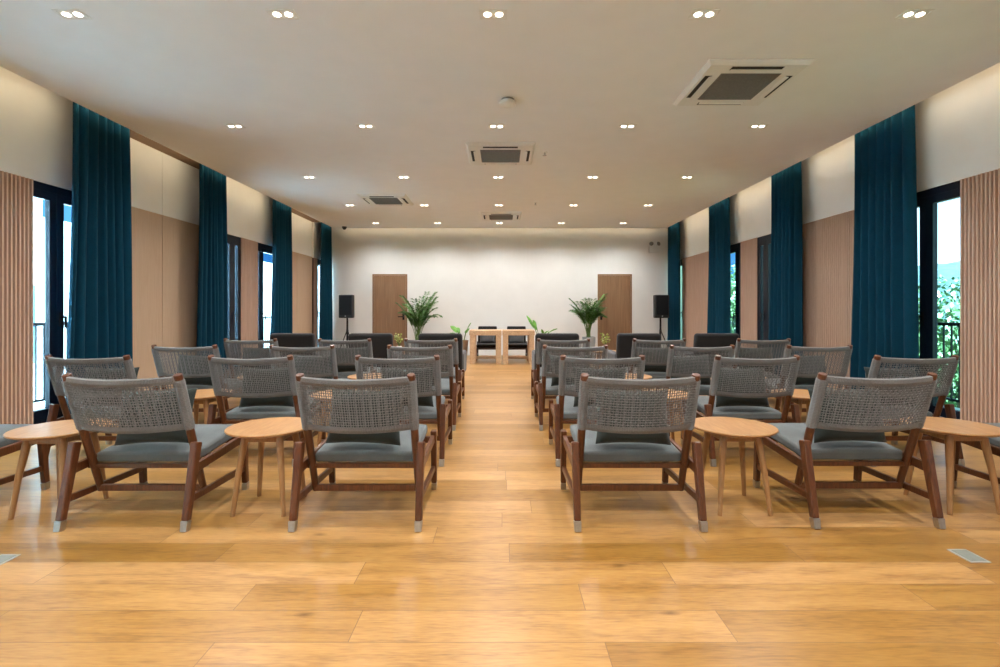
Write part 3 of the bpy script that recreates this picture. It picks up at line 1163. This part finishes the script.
def make_tabletop_plant(x, y, z, lab, seed, potm):
    r = random.Random(seed)
    root = thing('small_potted_plant', lab, 'plant', (x, y, z), 0, 'small plants on the side tables')
    MB().lathe([(0.028, 0), (0.040, 0.05), (0.040, 0.085), (0.032, 0.085), (0.030, 0.07)], n=20).build('pot', potm, root, smooth='auto')
    mb = MB()
    for k in range(16):
        az = r.uniform(0, 2 * PI)
        ln = r.uniform(0.10, 0.22)
        out = r.uniform(0.02, 0.075)
        tip = Vector((math.cos(az) * out, math.sin(az) * out, 0.07 + ln))
        b = Vector((0, 0, 0.06))
        mb.tube([b, (b + tip) / 2 + Vector((0, 0, 0.01)), tip], 0.0022, 4, mi=1)
        for q in range(3):
            c = b.lerp(tip, 0.6 + 0.2 * q)
            d = Vector((r.uniform(-1, 1), r.uniform(-1, 1), r.uniform(-0.2, 0.8))).normalized() * 0.035
            s = d.cross(Vector((0.2, 0.9, 0.3))).normalized() * 0.013
            mb.add([tuple(c), tuple(c + d * 0.5 + s), tuple(c + d), tuple(c + d * 0.5 - s)], [(0, 1, 2, 3)])
    mb.build('foliage', [M['flower'], M['stem']], root)


make_tabletop_plant(-1.70, 8.10, 0.4705, 'small yellow-green plant in a white pot on the far left side table', 2, M['white'])
make_tabletop_plant(1.70, 8.10, 0.4705, 'small yellow-green plant in a white pot on the far right side table', 6, M['white'])

# ------------------------------------------------------------------ ceiling fittings
LAMP = (1.0, 0.99, 0.98)


def make_downlight():
    root = thing('twin_downlight', 'x', 'ceiling light')
    mb = MB()
    w, d = 0.095, 0.055
    # flush frame with a dark recess around the two lamps
    mb.box((-w, -d, -0.004), (w, -d + 0.008, 0)).box((-w, d - 0.008, -0.004), (w, d, 0))
    mb.box((-w, -d + 0.008, -0.004), (-w + 0.008, d - 0.008, 0)).box((w - 0.008, -d + 0.008, -0.004), (w, d - 0.008, 0))
    mb.build('frame', M['white'], root)
    MB().box((-w + 0.008, -d + 0.008, -0.0015), (w - 0.008, d - 0.008, 0)).build('recess', M['white'], root)
    for s in (-1, 1):
        MB().lathe([(0.024, -0.0045), (0.026, -0.0015)], n=24).build('lamp', M['lamp'], root, loc=(s * 0.040, 0, 0))
    return root


dl_rows = [3.38, 5.44, 7.53, 9.54, 11.5]
rown = ['first row from the camera', 'second row from the camera', 'third row from the camera', 'fourth row from the camera', 'last row by the end wall']
coln = ['leftmost', 'second from left', 'centre', 'second from right', 'rightmost']
dl0 = make_downlight()
spot_d = bpy.data.lights.new('downlight_beam', 'SPOT')
spot_d.energy = 98
spot_d.color = LAMP
spot_d.spot_size = math.radians(145)
spot_d.spot_blend = 0.75
spot_d.shadow_soft_size = 0.06
firstd = True
for ri, y in enumerate([-0.70, 1.33] + dl_rows):
    for ci in range(5):
        x = -0.06 + 1.452 * (ci - 2)
        if ri >= 2:
            dl = dl0 if firstd else copy_tree(dl0)
            firstd = False
            dl.location = (x, y, CEIL)
            tag(dl, 'twin recessed ceiling downlight, %s in the %s' % (coln[ci], rown[ri - 2]), 'ceiling light', 'twin recessed downlights')
        lo = bpy.data.objects.new('downlight_beam', spot_d)
        COL.objects.link(lo)
        lo.location = (x, y, CEIL - 0.02)


def make_ac(x, y, lab, rz):
    root = thing('ceiling_air_conditioner', lab, 'air conditioner', (x, y, CEIL), 0, 'ceiling cassette air conditioners')
    h = 0.43
    mb = MB()
    # panel ring with bevelled rim and dark strips laid on for the shade in the louver openings
    z0, z1 = -0.035, 0.0
    g0, g1 = 0.255, 0.27      # grille edge / inner rim
    s0, s1 = 0.315, 0.375     # louver slot band
    mb.add([(-h, -h, -0.008), (h, -h, -0.008), (h, h, -0.008), (-h, h, -0.008), (-h, -h, 0), (h, -h, 0), (h, h, 0), (-h, h, 0),
            (-h + 0.03, -h + 0.03, z0), (h - 0.03, -h + 0.03, z0), (h - 0.03, h - 0.03, z0), (-h + 0.03, h - 0.03, z0),
            (-g1, -g1, z0), (g1, -g1, z0), (g1, g1, z0), (-g1, g1, z0)],
           [(0, 1, 5, 4), (1, 2, 6, 5), (2, 3, 7, 6), (3, 0, 4, 7), (0, 8, 9, 1), (1, 9, 10, 2), (2, 10, 11, 3), (3, 11, 8, 0),
            (8, 12, 13, 9), (9, 13, 14, 10), (10, 14, 15, 11), (11, 15, 12, 8)])
    mb.build('panel', M['white'], root)
    gm = MB()
    gm.box((-g0, -g0, -0.036), (g0, g0, -0.005), 0)
    for k in range(24):
        yy = -g0 + 0.012 + k * (2 * g0 - 0.024) / 23
        gm.box((-g0 + 0.006, yy - 0.004, -0.042), (g0 - 0.006, yy + 0.004, -0.036), 0)
    gm.box((-g1, -g1, -0.034), (g1, g1, -0.004), 1)
    gm.build('grille', [M['ac_grille'], M['white']], root)
    for k in range(4):
        a = k * PI / 2
        rot = Matrix.Rotation(a, 3, 'Z')
        sl = MB()
        sl.box((-0.215, -s1, -0.0365), (0.215, -s0, -0.030))
        sl.v = [tuple(rot @ Vector(v)) for v in sl.v]
        so = sl.build('outlet', M['slot_shade'], root)
        lv = MB().bar((-0.21, -(s0 + 0.012), -0.041), (0.21, -(s0 + 0.012), -0.041), (0.030, 0.005), ref=(0, 1, 0.25))
        lv.v = [tuple(rot @ Vector(v)) for v in lv.v]
        lv.build('louver', M['white'], so)


make_ac(2.115, 4.41, 'large white ceiling air conditioner at the right, nearest the camera', 0)
make_ac(-0.02, 6.39, 'white ceiling air conditioner over the middle of the aisle', 0)
make_ac(-2.13, 9.02, 'white ceiling air conditioner at the left, far half of the room', 0)
make_ac(-0.02, 10.6, 'white ceiling air conditioner over the aisle, nearest the end wall', 0)

sd = thing('smoke_detector', 'round white smoke detector on the ceiling above the aisle', 'smoke detector', (0.055, 4.75, CEIL))
MB().lathe([(0.06, -0.062), (0.078, -0.052), (0.082, -0.026), (0.070, -0.018)], n=32).build('body', M['white'], sd, smooth='auto')
MB().lathe([(0.058, -0.019), (0.062, 0.0)], n=32).build('base', M['ac_grille'], sd, smooth='auto')
for (x, y, lab) in ((0.55, 6.33, 'small sprinkler head beside the middle air conditioner'), (0.63, 9.3, 'small sprinkler head on the ceiling nearer the end wall')):
    sp = thing('sprinkler_head', lab, 'sprinkler', (x, y, CEIL), 0, 'sprinkler heads')
    MB().lathe([(0.036, -0.008), (0.038, 0.0)], n=24).build('escutcheon', M['white'], sp, smooth='auto')
    MB().lathe([(0.010, -0.04), (0.012, -0.008)], n=12).build('body', M['steel'], sp, smooth='auto')
    MB().lathe([(0.026, -0.046), (0.026, -0.042)], n=16).build('deflector', M['steel'], sp)

cd = thing('dome_camera', 'small black dome camera on the ceiling in the far left corner', 'camera', (-3.86, 12.0, CEIL))
MB().lathe([(0.055, -0.03), (0.058, 0.0)], n=24).build('base', M['black'], cd, smooth='auto')
MB().lathe([(0.004, -0.075), (0.028, -0.068), (0.044, -0.050), (0.048, -0.03)], n=24).build('dome', M['black'], cd, smooth=True)

el = thing('emergency_light', 'white twin-head emergency light high on the right of the end wall', 'emergency light', (3.86, YB, 2.60))
MB().box((-0.14, -0.065, 0.0), (0.14, 0.0, 0.16)).build('housing', M['white'], el, bevel=0.01, seg=2)
for s in (-1, 1):
    lp = MB().lathe([(0.02, -0.02), (0.055, 0.0), (0.062, 0.045), (0.056, 0.05)], n=24).build('lamp_head', M['white'], el, loc=(s * 0.075, -0.045, 0.215), smooth='auto')
    lp.rotation_euler = (math.radians(80), 0, s * 0.35)
    MB().lathe([(0.052, 0.050), (0.050, 0.053)], n=24).build('lens', M['ac_grille'], lp)
    MB().tube([(s * 0.075, -0.03, 0.15), (s * 0.075, -0.03, 0.2)], 0.012, 8).build('bracket', M['white'], el)

# ------------------------------------------------------------------ floor sockets
for (x, y, lab) in ((2.18, 2.29, 'steel floor socket plate at the right, in front of the chairs'), (-2.305, 2.24, 'steel floor socket plate at the left edge, in front of the chairs')):
    fb = thing('floor_socket', lab, 'floor socket', (x, y, 0), 0, 'floor socket plates')
    MB().box((-0.046, -0.062, 0.0), (0.046, 0.062, 0.003)).build('plate', M['plate'], fb, bevel=0.001)
    MB().box((-0.036, -0.050, 0.003), (0.036, 0.050, 0.0045)).build('lid', M['lid'], fb, bevel=0.001)

# ------------------------------------------------------------------ outside
struct(MB().box((-200, -60, -4.2), (200, 200, -4.0)), 'ground', M['ground'], 'ground outside')
for side, xa, xb in (('left', WL - 0.18, -5.55), ('right', WR + 0.18, 5.45)):
    struct(MB().box((xa, YN, -0.25), (xb, YB, -0.02)), 'balcony_' + side, M['concrete'], 'narrow balcony outside the %s windows' % side)
    sg = 1 if side == 'right' else -1
    xr = xb - sg * 0.06
    rl = thing('balcony_railing', 'black metal balcony railing outside the %s windows' % side, 'railing', (xr, 0, -0.02), 0, 'balcony railings')
    MB().box((-0.025, YN, 0.98), (0.025, YB, 1.02)).build('top_rail', M['black_metal'], rl)
    MB().box((-0.015, YN, 0.08), (0.015, YB, 0.11)).build('bottom_rail', M['black_metal'], rl)
    bars = MB()
    n = int((YB - YN) / 0.104)
    for i in range(n):
        y = YN + 0.05 + i * 0.104
        z0 = 0.0 if i % 12 == 0 else 0.11
        if 4.8 < y < 7.4 or 10.0 < y < 12.4:      # the ones the windows show
            MB().box((-0.008, y - 0.008, z0), (0.008, y + 0.008, 0.98)).build('baluster', M['black_metal'], rl)
        else:
            bars.box((-0.008, y - 0.008, z0), (0.008, y + 0.008, 0.98))
    b = bars.build('balusters', M['black_metal'], rl)
    b['kind'] = 'stuff'

struct(MB().box((-8.4, YN, -0.9), (-5.62, 26, -0.7)), 'bounce_slab', M['concrete'], 'added pale slab bouncing sunlight up through the left windows')  # slab added so sunlight reflects up onto the ceiling
bd = thing('neighbour_building', 'white rendered building outside the left windows', 'building', (-8.4, 0, -4.0))
MB().box((-6, -8, 0), (0, 8.95, 11)).build('tall_block', M['ext_white'], bd)
MB().box((-6, 8.95, 0), (0, 26, 6.85)).build('low_block', M['ext_white'], bd)
MB().box((0.0, 8.35, 4.2), (0.02, 8.80, 5.60)).build('window', M['ext_glass'], bd)


def make_tree(x, y, h, rad, lab, seed):
    r = random.Random(seed)
    root = thing('leafy_tree', lab, 'tree', (x, y, -4.0), 0, 'trees outside the right windows')
    MB().tube([(0, 0, 0), (0.1, 0.05, h * 0.4), (0, 0.1, h * 0.75)], [0.2, 0.15, 0.08], 10).build('trunk', M['bark'], root, smooth='auto')
    mb = MB()
    blobs = [(Vector((r.uniform(-1, 1) * rad * 0.6, r.uniform(-1, 1) * rad * 0.6, h * r.uniform(0.45, 0.88))), rad * r.uniform(0.4, 0.62)) for _ in range(11)]
    for c, br in blobs:
        for _ in range(420):
            d = Vector((r.gauss(0, 1), r.gauss(0, 1), r.gauss(0, 1))).normalized()
            p = c + d * br * r.uniform(0.75, 1.05)
            a = (d + Vector((r.uniform(-.7, .7), r.uniform(-.7, .7), r.uniform(-.7, .7)))).normalized()
            u = a.orthogonal().normalized() * r.uniform(0.07, 0.12)
            v = a.cross(u).normalized() * r.uniform(0.04, 0.07)
            mb.add([tuple(p - u), tuple(p + v), tuple(p + u), tuple(p - v)], [(0, 1, 2, 3)])
    mb.build('crown', M['tree'], root)


trees = [(11.5, 12.2, 5.5, 2.2, 'leafy green tree outside the nearest right window'),
         (15.0, 17.5, 6.4, 2.6, 'taller green tree behind the one at the nearest right window'),
         (11.5, 23.5, 7.0, 2.6, 'leafy green tree seen through the third right window'),
         (16.0, 32.0, 8.5, 3.2, 'large distant green tree seen through the third right window')]
for i, t in enumerate(trees):
    make_tree(*t, 40 + i)

# distant wooded hill on the right
hv, hf = [], []
nx, ny = 26, 40
rh = random.Random(12)
for i in range(nx + 1):
    for j in range(ny + 1):
        x = 45 + i * 4.0
        y = -20 + j * 5.0
        t = i / nx
        z = -4.2 + 17 * math.sin(min(1, t * 1.5) * PI / 2) * (0.85 + 0.15 * math.sin(j * 0.5)) + rh.uniform(-0.6, 0.6) * min(1, i)
        hv.append((x, y, z))
for i in range(nx):
    for j in range(ny):
        a = i * (ny + 1) + j
        hf.append((a, a + ny + 1, a + ny + 2, a + 1))
hb = MB().add(hv, hf)
base_n = len(hb.v)
struct(hb, 'hillside', M['hill'], 'distant wooded hill', smooth=True)
